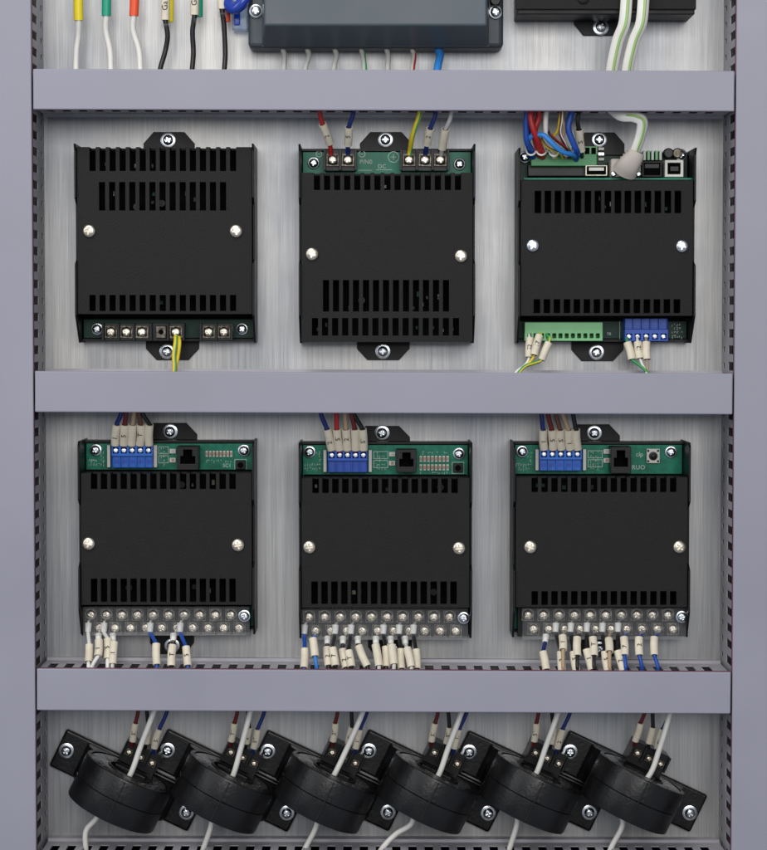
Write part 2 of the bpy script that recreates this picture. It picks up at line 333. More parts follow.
# ------------------------------------------------------------------ black modules
HR, HL, HPC = 42, 38, 12
class Mod: pass
def tab(g, xa, xb, yedge, ytip, zin):
    """mounting ear: trapezoid at the plate, xa..xb at the module, tip at ytip (picture units)"""
    pa, pb = P(xa, ytip, 2), P(xb, ytip, 2); k = .22*(xb-xa)*S(2)
    sgn = 1 if ytip < yedge else -1
    ch = .010*sgn*.75
    zt = pa.z
    g.prism([(pa.x, zin), (pa.x, zt-ch*.9), (pa.x+k*.9, zt), (pb.x-k*.9, zt), (pb.x, zt-ch*.9), (pb.x, zin)], .3, 2.2)
def module(name, label, cat, rim, lid, rows, screws, scr, tabs, pcbx=None, notch='up', group=None):
    """rim=(xl,yt,xr,yb) at HR; lid=(yt,yb) at HL; rows = [(xc0,xc1,n,y0,y1)]"""
    xl, yt, xr, yb = rim
    m = Mod(); cx, cy = (xl+xr)/2, (yt+yb)/2
    X0, X1 = P(xl, cy, HR).x, P(xr, cy, HR).x; Z1, Z0 = P(cx, yt, HR).z, P(cx, yb, HR).z
    m.X0, m.X1, m.Z0, m.Z1 = X0, X1, Z0, Z1
    r = thing(name, label, cat, ((X0+X1)/2, 0, (Z0+Z1)/2), group); m.r = r
    T = .0012
    # tray: back, side walls with stepped edges, low end walls, ears
    g = MB(); g.box((X0+T, -.0024, Z0+.001), (X1-T, -.0004, Z1-.001))
    g.box((X0+T, -.0024, Z0+.0008), (X1-T, -.013, Z0+.0022)); g.box((X0+T, -.0024, Z1-.0022), (X1-T, -.013, Z1-.0008))
    g.build('tray', M_TRAY, r)
    for x0 in (X0, X1-T):
        Hh = Z1-Z0; c = .001
        if notch == 'up':
            pr = [(Z1, .4), (Z1, 42), (Z1-.004, 39.6), (Z1-Hh*.27, 39.6), (Z1-Hh*.30, 33), (Z1-Hh*.58, 33), (Z1-Hh*.60, 39.6), (Z0+Hh*.14, 39.6), (Z0, 22), (Z0, .4)]
        elif notch == 'down':
            pr = [(Z1, .4), (Z1, 20), (Z1-Hh*.10, 39.6), (Z1-Hh*.35, 39.6), (Z1-Hh*.38, 33), (Z1-Hh*.66, 33), (Z1-Hh*.69, 39.6), (Z0+.004, 39.6), (Z0, 41), (Z0, .4)]
        else:
            pr = [(Z1, .4), (Z1, 38), (Z1-.003, 40), (Z1-Hh*.30, 40), (Z1-Hh*.33, 34), (Z1-Hh*.62, 34), (Z1-Hh*.65, 40), (Z0+Hh*.14, 40), (Z0+Hh*.03, 31), (Z0, 30), (Z0, .4)]
        g = MB(); g.loft([[(x0, -h/1000, z) for z, h in pr], [(x0+T, -h/1000, z) for z, h in pr]]); g.build('side_wall', M_TRAY, r, bevel=.0003)
    for (xa, xb, yed, ytip, sx, sy) in tabs:
        g = MB(); up = ytip < yed; zin = (Z1-.0010) if up else (Z0+.0010)
        tab(g, xa, xb, yed, ytip, zin); e = g.build('mounting_ear', M_TRAY, r, bevel=.0003)
        put(SCR_MOUNT, 'screw', P(sx, sy, 3.8), r, rs())
    # lid
    lz1, lz0 = P(cx, lid[0], HL).z, P(cx, lid[1], HL).z; lx0, lx1 = X0+T+.0003, X1-T-.0003
    holes = []
    for (c0, c1, n, y0, y1) in rows:
        for k in range(n):
            c = P(c0+(c1-c0)*k/(n-1), y0, HL).x; w = .0018
            za, zb = P(cx, y0, HL).z, P(cx, y1, HL).z
            if y0 <= lid[0]+.6: za = lz1+.01
            if y1 >= lid[1]-.6: zb = lz0-.01
            holes.append((c-w, zb, c+w, za))
    g = MB(); g.grid((lx0, lx1), (lz0, lz1), HL/1000-T, HL/1000, holes, lambda u, v, w: (u, -w, v))
    L = g.build('lid', M_BLK, r, bevel=.00025, seg=1)
    # folded edges of the lid (teeth continue round the fold)
    for z, sg, yy in ((lz1, -1, 'top'), (lz0, 1, 'bot')):
        hh = [h for h in holes if (h[3] > lz1 if yy == 'top' else h[1] < lz0)]
        dep = .014 if yy == 'top' else .012
        g = MB(); g.grid((lx0, lx1), (HL/1000-dep, HL/1000-T-.00005), 0, T, [(h[0], HL/1000-dep+.003, h[2], 1) for h in hh], lambda u, v, w: (u, -v, z+sg*w)); g.build('fold', M_BLK, L)
    for x in (lx0, lx1-T):
        MB().box((x, -.006, lz0+T+.0002), (x+T, -(HL/1000-T-.0001), lz1-T-.0002)).build('fold', M_BLK, L)
    for (sx, sy) in screws: put(scr, 'screw', P(sx, sy, HL+.1), r, rs())
    m.L = L; m.lz1, m.lz0 = lz1, lz0
    # circuit board inside, with components glimpsed through the slots
    g = MB(); g.box((X0+T+.0006, -.0104, Z0+.0028), (X1-T-.0006, -.012, Z1-.0028)); m.pcb = g.build('circuit_board', M_PCB, r)
    MB().box((X0+T+.001, -.0123, max(lz0-.003, Z0+.003)), (X1-T-.001, -.0150, min(lz1+.0005, Z1-.003))).build('slot_shade_sheet', M_HOLE, r)  # black sheet added over the board, painted shade behind the lid slots
    for (c0, c1, n, y0, y1) in rows:
        for q in range(7):
            x = P(random.uniform(c0, c1), y0, 20).x; z = P(cx, random.uniform(y0+6, y1-3), 20).z
            if not (lz0+.006 < z < lz1-.006): continue
            if random.random() < .12: MB().lathe((x, -.0151, z), [(.0024, 0), (.0026, .001), (.0026, .007), (.0020, .0082)], 14).build('capacitor', M_PLAS, m.pcb, smooth=True)
            else: MB().box((x-random.uniform(.0004, .002), -.0151, z-random.uniform(.0006, .002)), (x+.0006, -.0175, z+.0012)).build('chip', random.choice([M_PLAS, M_PCBD, M_CLAMP, M_PCBD, M_PLAS]), m.pcb, bevel=.0002)
    return m
def termblock(m, xs, y, h0=12, h1=21, skip=(), wid=15.6, label=None, yh=9.5):
    """barrier terminal block; screws at picture x list"""
    sc = S(h1); g = MB(); z = P(xs[0], y, h1).z; x0 = P(xs[0], y, h1).x-wid/2*sc; x1 = P(xs[-1], y, h1).x+wid/2*sc
    hh = yh*sc
    g.box((x0, -h0/1000-.0001, z-hh), (x1, -h1/1000+.003, z+hh))
    e = [x0]+[(P(a, y, h1).x+P(b, y, h1).x)/2 for a, b in zip(xs, xs[1:])]+[x1]
    for q in e: g.box((q-.0006, -h1/1000+.0029, z-hh*.98), (q+.0006, -(h1+2.4)/1000, z+hh*.98))
    o = g.build('terminal_block', M_PLAS, m.r, bevel=.0002)
    for i, x in enumerate(xs):
        if i in skip: continue
        p = P(x, y, h1-.2); put(random.choice(TERMS), 'terminal_screw', p, o, random.uniform(-.05, .05))
    return o
def strokes(pcb, x0, y0, x1, y1, n, h=12.05, seed=1, big=False):
    """silkscreen: outline bars and small tick marks"""
    R = random.Random(seed); g = MB()
    for k in range(n):
        x = round(R.uniform(x0, x1)/2.4)*2.4+R.uniform(-.3,.3); y = round(R.uniform(y0, y1)/4)*4+R.uniform(-.9,.9); w = R.choice([.42, .42, 1.6, 1.1]); hh = .42 if w > 1 else R.choice([2.2, 1.4])
        g.pbox(x, y, x+w, y+hh, h-.08, h)
    return g.build('silkscreen', M_SILK, pcb)
def frame_silk(g, x0, y0, x1, y1, h=12.06, t=.45):
    g.pbox(x0, y0, x1, y0+t, h-.08, h); g.pbox(x0, y1-t, x1, y1, h-.08, h); g.pbox(x0, y0+t, x0+t, y1-t, h-.08, h); g.pbox(x1-t, y0+t, x1, y1-t, h-.08, h)
def ringsilk(pcb, x, y, r, inner=None):
    g = MB(); c = P(x, y, 12.0); s = S(12)
    g.torus((c.x, c.y, c.z), [(r*s, 0), (r*s, .00008), ((r-.6)*s, .00008), ((r-.6)*s, 0)], 20, 'Y')
    if inner: g.pbox(x-r*.5, y-.25, x+r*.5, y+.25, 11.99, 12.08)
    if inner == '+': g.pbox(x-.25, y-r*.5, x+.25, y-.3, 11.99, 12.08); g.pbox(x-.25, y+.3, x+.25, y+r*.5, 11.99, 12.08)
    g.build('silkscreen', M_SILK, pcb)
# M1
M1 = module('power_module', 'upper left black module with two slot rows near its top, terminal strip along its bottom', 'power module',
    (74, 143.5, 254, 343), (147, 314), [(92.5, 233, 15, 147, 171), (102, 223, 13, 182, 210.5), (92.5, 233, 15, 295, 311)],
    [(89, 231), (236, 231)], SCR_LIDN, [(143.5, 194.5, 147, 132, 168, 140), (146, 199, 343, 360, 167, 351.5)], group='upper row black modules')
M1.pcb.data.materials[0] = M_PCBD
termblock(M1, [111, 126.5, 142, 160.5, 176], 332, 12, 25, skip=(3,), yh=9); termblock(M1, [208.8, 224], 332, 12, 25, yh=9)
g = MB(); g.pbox(156, 326, 166, 338, 22, 25.3); o = g.build('bare_clamp_plate', M_CLAMP, M1.r, bevel=.0003)
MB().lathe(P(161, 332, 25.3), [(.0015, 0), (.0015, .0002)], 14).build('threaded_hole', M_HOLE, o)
put(SCR_PCB, 'screw', P(97, 329, 14), M1.r, .4); put(SCR_PCB, 'screw', P(242, 329, 14), M1.r, .9)
# M2
M2 = module('power_module', 'upper middle black module with green board and five screw terminals along its top', 'power module',
    (298.5, 143.8, 475.5, 343.5), (172.6, 342), [(317, 458, 15, 172.6, 190), (326, 446, 13, 280, 311.5), (315, 456, 15, 318, 335.6)],
    [(312, 254), (461, 256)], SCR_LIDN, [(360, 412, 147, 132, 385.5, 139.6), (357, 409.5, 343, 360, 382.8, 351.4)], group='upper row black modules')
termblock(M2, [332.7, 348], 160, 12, 24, yh=10.5); termblock(M2, [409, 425, 440.4], 160, 12, 24, yh=10.5)
put(SCR_PCB, 'screw', P(313.6, 163, 13.6), M2.r, .2); put(SCR_PCB, 'screw', P(459.5, 164, 13.6), M2.r, .7)
ringsilk(M2.pcb, 319, 154, 3.2, '-'); ringsilk(M2.pcb, 362, 154, 3.4, '-'); ringsilk(M2.pcb, 393.5, 157, 5.6, '+')
text('P/N0', P(366, 162, 12.02), .0037, M_SILK, M2.pcb, 'silkscreen'); text('DC', P(382, 166.5, 12.02), .0034, M_SILK, M2.pcb, 'silkscreen')
g = MB(); g.pbox(358, 170, 372, 170.5, 12, 12.06); g.pbox(376, 169.5, 392, 170, 12, 12.06); g.build('silkscreen', M_SILK, M2.pcb)
# M3
M3 = module('controller_module', 'upper right black module crowded with plugs and coloured wires along its top', 'controller module',
    (518.5, 147.5, 696.5, 343.5), (180, 316), [(538, 678, 15, 191, 213), (537, 677, 15, 299.5, 313)],
    [(532.6, 245.6), (682, 246.2)], SCR_LIDZ, [(575, 624.5, 147, 132.4, 599.3, 139.6), (571.5, 623.5, 343, 361, 596.5, 352.3)], group='upper row black modules')
M3.pcb.data.materials[0] = M_PCBD
g = MB(); g.pbox(524, 178, 692, 179.6, 20, 30); g.build('board_edge', M_PCB, M3.r)
MB().pbox(528, 164.5, 600, 176, 12, 20).build('pin_header', M_PLAS, M3.r, bevel=.0003)
g = MB(); g.pbox(531, 153.5, 597, 166, 12, 26); hd = g.build('wire_connector', M_GREEND, M3.r, bevel=.0004)
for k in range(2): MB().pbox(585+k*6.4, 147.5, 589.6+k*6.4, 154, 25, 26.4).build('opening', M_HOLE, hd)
MB().pbox(583, 146.2, 597.5, 155, 14, 25.6).build('plug_block', M_GREENT, hd, bevel=.0004)
def shell(m, name, x0, y0, x1, y1, h, t, mt, inner=None, rz=0):
    """socket shell opening towards the viewer"""
    a0 = P(x0, y0, h); a1 = P(x1, y1, h); us = (a0.x, a1.x); vs = (a1.z, a0.z)
    g = MB(); g.grid(us, vs, .012, h/1000, [(us[0]+t, vs[0]+t, us[1]-t, vs[1]-t)], lambda u, v, w: (u, -w, v))
    o = g.build(name, mt, m.r, bevel=.0004)
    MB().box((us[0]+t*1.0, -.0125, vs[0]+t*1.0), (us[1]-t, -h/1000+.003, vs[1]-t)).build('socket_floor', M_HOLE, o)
    return o
u = shell(M3, 'usb_socket', 585.5, 165, 607.5, 176, 27, .0009, M_NICK)
MB().pbox(589, 167.5, 604, 170.6, 20, 26.5).build('tongue', M_LED, u)
u = shell(M3, 'square_usb_socket', 665, 160, 683.5, 177, 28, .0016, M_LED); MB().pbox(670, 166, 679, 171.5, 20, 27).build('tongue', M_PLAS, u, bevel=.0004)
j = shell(M3, 'jack_socket', 642, 161, 662, 177, 26, .0012, M_PLAS); MB().pbox(645, 164, 659, 168, 18, 25).build('latch', M_PLAS, j)
for k in range(5): MB().pbox(643.5+k*4, 150.5, 645.8+k*4, 160, 12, 20).build('fin', M_GREENT if k % 2 else M_SILK, M3.r)
for x in (667, 676): MB().lathe(P(x, 154, 12), [(.0030, 0), (.0030, .008), (.0025, .0085), (.0024, .0082)], 18).build('capacitor', M_CLAMP if x > 670 else M_PLAS, M3.r, smooth=True)
put(SCR_PCB, 'screw', P(681, 155, 14), M3.r, .2)
for k in range(3): MB().pbox(598.5, 147.5+k*5.2, 604, 150+k*5.2, 12, 14.2).build('chip', M_ZINC if k == 1 else M_LED, M3.r)
put(SCR_PCB, 'screw', P(525, 157, 14), M3.r, .5)
# bottom connectors of M3
def green_plug(m):
    a0 = P(524.7, 322.3, 27); a1 = P(602.7, 341, 27); g = MB()
    hs = []; sp = (a1.x-a0.x-.002)/12
    for k in range(12): x = a0.x+.001+k*sp; hs.append((x+.0007, a1.z+.0016, x+sp-.0007, a1.z+.0044))
    g.grid((a0.x, a1.x), (a1.z, a0.z), .018, .027, hs, lambda u, v, w: (u, -w, v)); o = g.build('green_plug', M_GREENT, m.r, bevel=.0003, seg=1)
    MB().box((a0.x+.0003, -.0123, a1.z+.0003), (a1.x-.0003, -.0179, a0.z-.0003)).build('plug_back', M_GREEND, o)
    return o
gp = green_plug(M3)
def blue_block(m, x0, y0, x1, y1, n, flip=False, h=26, plates=True, pale=0):
    g = MB(); s = S(h); p0 = P(x0, y0, h); p1 = P(x1, y1, h); hh = p0.z-p1.z; w = (p1.x-p0.x)/n
    # stepped body: screw shelf and wire-entry shelf
    zs = (p0.z, p0.z-hh*.48, p0.z-hh*.54, p1.z)
    hi = (h, h-5) if not flip else (h-3, h)
    hs = [(p0.x+(k+.5)*w-.0017, (zs[0]+zs[1])/2-.0017, p0.x+(k+.5)*w+.0017, (zs[0]+zs[1])/2+.0017) for k in range(n)]
    if flip: hs = [(a, b-zs[0]+zs[2]-.0003, c, d-zs[0]+zs[2]-.0003) for a, b, c, d in hs]
    if not flip: g.grid((p0.x, p1.x), (zs[1], zs[0]), .0122, h/1000, hs, lambda u, v, q: (u, -q, v)); g.box((p0.x, -.0122, zs[3]), (p1.x, -(h-3.5)/1000, zs[1]-.00005))
    else: g.grid((p0.x, p1.x), (zs[3], zs[1]), .0122, h/1000, hs, lambda u, v, q: (u, -q, v)); g.box((p0.x, -.0122, zs[1]+.00005), (p1.x, -(h-3.5)/1000, zs[0]))
    for k in range(n+1): # rib between poles
        x = p0.x+k*w; xx0, xx1 = max(x-.0003, p0.x+.00002), min(x+.0003, p1.x-.00002)
        za, zb_ = (zs[3], zs[1]) if not flip else (zs[1], zs[0])
        g.box((xx0, -(h-3.6)/1000, za+.0001), (xx1, -(h-.6)/1000, zb_-.0001))
    o = g.build('blue_terminal_block', M_BLUEP if pale else M_BLUE, m.r, bevel=.00022, seg=1)
    for a, b, c, d in hs:
        put(SMALLTERM, 'terminal_screw', ((a+c)/2, -(h-1.2)/1000, (b+d)/2), o, rs())
    zc = (zs[3]+zs[1])/2 if not flip else (zs[0]+zs[1])/2
    for k in range(n):
        x = p0.x+(k+.5)*w; MB().box((x-.0012, -(h-3.55)/1000, zc-.0011), (x+.0012, -(h-3.2)/1000, zc+.0011)).build('opening', M_BLUE, o)
    if plates:
        for xa in (x0-4.4, x1+1.2): MB().pbox(xa, y0+.3, xa+3.2, y1-.6, 12, 18).build('white_end_plate', M_LED, m.r, bevel=.0002)
    return o
bb = blue_block(M3, 625, 318.5, 668, 341, 5, flip=True, h=26, plates=False)
g = MB(); frame_silk(g, 619.5, 319, 690, 341); g.build('silkscreen', M_SILK, M3.pcb)
text('TB', P(609, 334, 12.05), .0022, M_SILK, M3.pcb, 'silkscreen'); strokes(M3.pcb, 671, 322, 682, 338, 34, seed=4)
# ------------------------------------------------------------------ lower row
def io_module(label, rim, lid, pcbx, rowt, rowb, screws, tabs, blue, rj, pscr, upper, lower, cov, silver, leds, button, tact=None, seed=0, pale=0):
    m = module('terminal_module', label, 'terminal module', rim, lid, [rowt, rowb], screws, SCR_LIDN, tabs, notch='flat', group='lower row black modules')
    blue_block(m, *blue, 5, h=24, pale=pale)
    # telephone style jack
    x0, y0, x1, y1 = rj; h = 27
    p0 = P(x0, y0, h); p1 = P(x1, y1, h); w = p1.x-p0.x; t = w*.16; zt = p0.z; zb_ = p1.z; hh = zt-zb_
    g = MB(); g.grid((p0.x, p1.x), (zb_, zt), .0122, h/1000, [(p0.x+t, zb_+hh*.26, p1.x-t, zt-hh*.42), (p0.x+w*.30, zb_+hh*.3, p1.x-w*.30, zt-hh*.14)], lambda u, v, q: (u, -q, v))
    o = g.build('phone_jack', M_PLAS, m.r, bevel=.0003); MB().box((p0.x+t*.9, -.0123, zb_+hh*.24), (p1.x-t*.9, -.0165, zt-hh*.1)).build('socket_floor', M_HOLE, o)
    for (x, y) in pscr: put(SCR_PCB, 'screw', P(x, y, 14), m.r, rs())
    for y in (y0+4.5, y0+13.5):
        g = MB(); g.pbox(x0-7.5, y-2.2, x0-1.2, y+2.6, 12, 14.4); c = g.build('indicator_lamp', M_LED, m.r, bevel=.0003)
        MB().pbox(x0-5.5, y-1.2, x0-3, y+1.4, 14, 14.6).build('lens', M_TAN if y > y0+9 else M_CLEARR, c)
    for (lx0, lx1, ly, n) in leds:
        w = (lx1-lx0)/n
        g = MB(); g.pbox(lx0-.5, ly-3.4, lx1+.5, ly+3.4, 12, 12.5); bs = g.build('indicator_row', M_PCB, m.r)
        for k in range(n):
            xx = lx0+(k+.5)*w
            MB().pbox(xx-w*.32, ly-3.0, xx+w*.32, ly+3.0, 12.45, 13.0).build('chip_end', M_LED, bs)
            MB().pbox(xx-w*.36, ly-1.5, xx+w*.36, ly+1.5, 12.45, 13.7).build('chip', M_TAN, bs)
    if button:
        bx, by = button; g = MB(); g.pbox(bx-4.6, by-4.4, bx+4.6, by+4.4, 12, 16); b_ = g.build('push_button', M_PLAS, m.r, bevel=.0003)
        MB().lathe(P(bx, by, 16), [(.0017, -.0005), (.0017, .0016), (.0014, .0019)], 16).build('button_cap', M_HOLE, b_, smooth=True)
        g = MB(); frame_silk(g, bx-6, by-5.8, bx+6, by+5.8); g.build('silkscreen', M_SILK, m.pcb)
    if tact:
        bx, by = tact; g = MB(); g.pbox(bx-6.6, by-7.2, bx+6.6, by+7.2, 12, 15); b_ = g.build('push_button', M_LED, m.r, bevel=.0003)
        MB().lathe(P(bx, by, 15), [(.0026, 0), (.0026, .0006), (.0016, .0007), (.0016, .0022), (.0013, .0024)], 18).build('button_cap', M_PLAS, b_, smooth=True)
        for sx in (-1, 1):
            for sy in (-1, 1): MB().pbox(bx+sx*4.9-1, by+sy*5.2-1, bx+sx*4.9+1, by+sy*5.2+1, 15, 15.5).build('corner_pin', M_PLAS, b_)
    # barrier strip, two staggered rows
    y1_, y2_ = upper[0], lower[0]; g = MB(); hb = 23
    xa, xb = cov[0]+1, cov[2]-1
    g.pbox(rim[0]+4, y1_-8.6, rim[2]-4, y2_+7.6, 12, 19); s = S(hb)
    for xs, y, hh in ((upper[1], y1_, 7.4), (lower[1], y2_, 6.4)):
        for i in range(len(xs)+1):
            q = xs[i]-7.8 if i < len(xs) else xs[-1]+7.8
            if xa < q < xb: g.pbox(q-.8, y-hh, q+.8, y+hh, 18.9, 25.5)
    g.pbox(xa, y1_+6.4, xb, y1_+7.6, 18.9, 22.5)
    tb = g.build('terminal_strip', M_PLAS, m.r, bevel=.0002)
    for xs, y, hh in ((upper[1], y1_, 24.5), (lower[1], y2_, 23.5)):
        for x in xs: put(random.choice(TERMS), 'terminal_screw', P(x, y, hh), tb, random.uniform(-.06, .06), 1.02)
    # clear cover
    g = MB(); a0 = P(cov[0], cov[1], 31); a1 = P(cov[2], cov[3], 31)
    g.box((a0.x, -.0300, a1.z), (a1.x, -.0311, a0.z)); g.box((a0.x, -.0299, a1.z), (a1.x, -.020, a1.z+.0011))
    cc = g.build('clear_terminal_cover', M_CLEAR, m.r, bevel=.0003)
    g = MB()
    for xs, y, rr in ((upper[1], y1_, 5.6), (lower[1], y2_, 4.6)):
        for x in xs: c = P(x, y-1, 31.1); g.torus((c.x, c.y, c.z), [(rr*S(31), 0), (rr*S(31), .0004), ((rr-.8)*S(31), .0004), ((rr-.8)*S(31), 0)], 22, 'Y')
    g.build('moulded_rings', M_CLEARR, cc)
    put(SCR_PCB, 'screw', P(silver[0], silver[1], 32.5), m.r, rs())
    # silkscreen marks
    strokes(m.pcb, blue[0]-24, blue[1]+13, blue[0]-9, blue[3]-3, 34, seed=seed+1); strokes(m.pcb, blue[0]-12, blue[1]+1, blue[0]-8, blue[1]+14, 9, seed=seed+2)
    strokes(m.pcb, blue[2]+8, blue[1]+3, rj[0]-12, blue[3]-3, 36, seed=seed+3)
    g = MB(); frame_silk(g, blue[2]+6, blue[1]+1.5, rj[0]-8.5, blue[1]+9); frame_silk(g, blue[2]+6, blue[1]+10.5, rj[0]-8.5, blue[1]+18); g.build('silkscreen', M_SILK, m.pcb)
    return m
def lin(a, b, n): return [a+(b-a)*k/(n-1) for k in range(n)]
M4 = io_module('lower left black module, one short row of indicator chips on its green board', (77.5, 441.5, 254, 637), (473, 605), None,
    (94, 232.5, 15, 473, 489), (94, 232.5, 15, 578.8, 602), [(88.6, 543.5), (238, 545)], [(143, 197, 441, 423, 170, 431.6), (150, 194, 637, 654, 172, 646)],
    (111.5, 445, 152.5, 468), (177, 446.5, 198.5, 470), [(95.5, 450), (244, 450.5)], (614.9, lin(91, 231, 10)), (628, lin(99.8, 239.4, 10)),
    (83, 606.8, 249.5, 635.6), (244.3, 616), [(205, 233, 453.8, 8)], (240.5, 465), seed=10, pale=1)
text('SC1', P(227, 465.5, 12.02), .0030, M_SILK, M4.pcb, 'silkscreen'); strokes(M4.pcb, 205, 459.5, 231, 461.5, 12, seed=33)
M5 = io_module('lower middle black module with two rows of indicator chips on its green board', (298.5, 443, 472.5, 641), (478, 608), None,
    (315.6, 454.6, 15, 478, 493), (314.6, 453.6, 15, 581.8, 604), [(309.3, 547), (459, 548)], [(355, 410, 443, 426, 382, 433), (368, 412, 641, 658, 390, 650)],
    (327.8, 449.8, 367.4, 472.6), (396.5, 449.5, 416.5, 472.5), [(309.5, 452), (459, 453.7)], (616.6, lin(309, 449.6, 10)), (630.8, lin(315.6, 455.9, 10)),
    (301.5, 608.5, 468, 639.8), (463.8, 618), [(419, 449.5, 458.8, 8), (419, 449.5, 467.3, 8)], (458, 467.8), seed=20)
strokes(M5.pcb, 418, 451, 448, 452.5, 10, seed=36); strokes(M5.pcb, 419, 472, 449, 473, 10, seed=37)
M6 = io_module('lower right black module with a white square push button on its green board', (513.5, 442.8, 691, 640), (477.3, 607.3), None,
    (534.8, 673.3, 15, 477.3, 492), (534.8, 673.3, 15, 591.4, 605), [(530.3, 546.9), (679.3, 546.9)], [(566, 620, 443, 424.4, 594.3, 433), (576, 622, 640, 657, 600, 649)],
    (540, 449, 581.8, 471), (611, 446.8, 631, 473.5), [(522.3, 451.5), (671, 452)], (615, lin(527.8, 668, 10)), (629, lin(533.5, 673, 10)),
    (522.6, 608, 686, 639.6), (682, 617), [], None, tact=(653.2, 456), seed=30, pale=1)
text('clp', P(639.5, 454.5, 12.02), .0038, M_SILK, M6.pcb, 'silkscreen'); text('RUO', P(638.5, 467.5, 12.02), .0038, M_SILK, M6.pcb, 'silkscreen')
# ------------------------------------------------------------------ wires
MARKS = ['21', '5T', '25', 'S2', '17', '52', 'ST', '12', '51', 'T5']; mk = [0]
def wire(label, pts, col, r=1.25, sleeve=None, boot=None, group=None, mark=True, sr=2.4, smat=None, name='wire', stripe=None, tag_text=None, boot_mat=None, cat='wire', flat=1.0, ssize=None):
    if sleeve and not isinstance(sleeve, list):
        for i in range(len(pts)-1):
            if math.dist(pts[i], sleeve[0]) < 2.6 and math.dist(pts[i+1], sleeve[1]) < 2.6:
                a, b = sleeve; pts = pts[:i]+[a]+[tuple(a[k]+(b[k]-a[k])*f for k in range(3)) for f in (.2, .5, .8)]+[b]+pts[i+2:]; break
    w3 = [P(*p) for p in pts]
    t = thing(name, label, cat, w3[0], group)
    g = MB(); g.tube(w3, r/1000, 10, flat); g.build('insulation', M_WH[col], t, smooth=True)
    if stripe:
        off = [p+(Vector((.00045*r, -r*.00082*flat, 0)) if r < 2.5 else Vector((.0002*r, -r*.00093*flat, 0))) for p in w3]
        g = MB(); g.tube(off, r/1000*(.42 if r < 2.5 else .27), 6); g.build('colour_stripe', M_WH[stripe], t, smooth=True)
    if sleeve:
        for sl in (sleeve if isinstance(sleeve, list) else [sleeve]):
            a, b = P(*sl[0]), P(*sl[1]); d = (b-a); n = d.normalized()
            bow = n.cross(Vector((0, 1, 0)))*random.uniform(-.0004, .0004)
            g = MB(); g.tube([a, a.lerp(b, .5)+bow, b], sr/1000, 12, .85); s = g.build('marker_tube', smat or M_SLEEVE, t, smooth=True)
            for q, dd in ((a, -1), (b, 1)):
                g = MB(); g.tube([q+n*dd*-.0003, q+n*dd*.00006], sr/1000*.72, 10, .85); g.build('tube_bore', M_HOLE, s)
            if mark:
                tx = tag_text or MARKS[mk[0] % len(MARKS)]; mk[0] += 1
                ang = math.atan2(d.z, d.x)
                if ang < 0: ang += math.pi
                tt = .5 if tag_text else random.uniform(.38, .62)
                text(tx, a.lerp(b, tt)+Vector((0, -sr/1000*.85+.00005, 0)), ssize or sr/1000*1.55, M_INK, s, 'printed_mark', rot=-ang, ext=.00018)
    if boot:
        a, b = P(*boot[0]), P(*boot[1]); g = MB(); g.tube([a, b], (.0021, .0017), 12); g.build('ferrule_boot', boot_mat or M_WHITE, t, smooth=True)
    return t
ORD = ['first', 'second', 'third', 'fourth', 'fifth', 'sixth', 'seventh', 'eighth', 'ninth', 'tenth', 'eleventh', 'twelfth', 'thirteenth', 'fourteenth']
# top of M2
wire('red wire in a leaning ivory tube into the upper middle module', [(319, 108, 42), (320, 114, 42), (322.5, 124, 38), (330, 144, 28), (331, 156, 23)], 'red', 1.3, ((322.5, 124, 38), (330, 143.5, 28)), group='wires into the upper middle module')
wire('blue wire in an upright ivory tube beside the red wire, upper middle module', [(354, 108, 42), (352.6, 116, 42), (349, 127, 38), (348, 146, 28), (348, 156, 23)], 'darkblue', 1.3, ((348.8, 127, 38), (347.8, 145, 29)), group='wires into the upper middle module')
wire('bare yellow and green earth wire bending down beside the screwed ear', [(420, 108, 42), (419.5, 115, 42), (415, 128, 38), (412, 138, 33), (410, 150, 24), (409, 158, 23)], 'yellow', 1.5, stripe='green', group='wires into the upper middle module')
wire('blue wire in an ivory tube between striped earth wire and clear wire, upper middle module', [(436, 108, 42), (434.8, 117, 42), (430.3, 128.5, 38), (426.5, 145, 28), (425, 156, 23)], 'darkblue', 1.3, ((430.3, 128.5, 38), (427, 144.5, 29)), group='wires into the upper middle module')
wire('clear grey wire in a blank ivory tube, rightmost of five into the upper middle module', [(452, 108, 42), (450, 119, 42), (445.5, 129, 38), (442, 149, 28), (441, 157, 23)], 'grey', 1.3, ((445.5, 129, 38), (442.2, 148.7, 28)), mark=False, sr=2.5, group='wires into the upper middle module')
# M1 earth
wire('short yellow and green wire dropping from the upper left module to the duct', [(176, 336, 27), (175.5, 343, 30), (174, 355, 33), (174.5, 366, 36), (174, 378, 38)], 'yellow', 1.3, stripe='green')
wire('short yellow wire beside the striped one under the upper left module', [(179, 337, 26), (179.5, 344, 29), (178, 356, 31), (175.8, 368, 34), (175, 378, 36)], 'yellow', 1.1)
MB_ = None
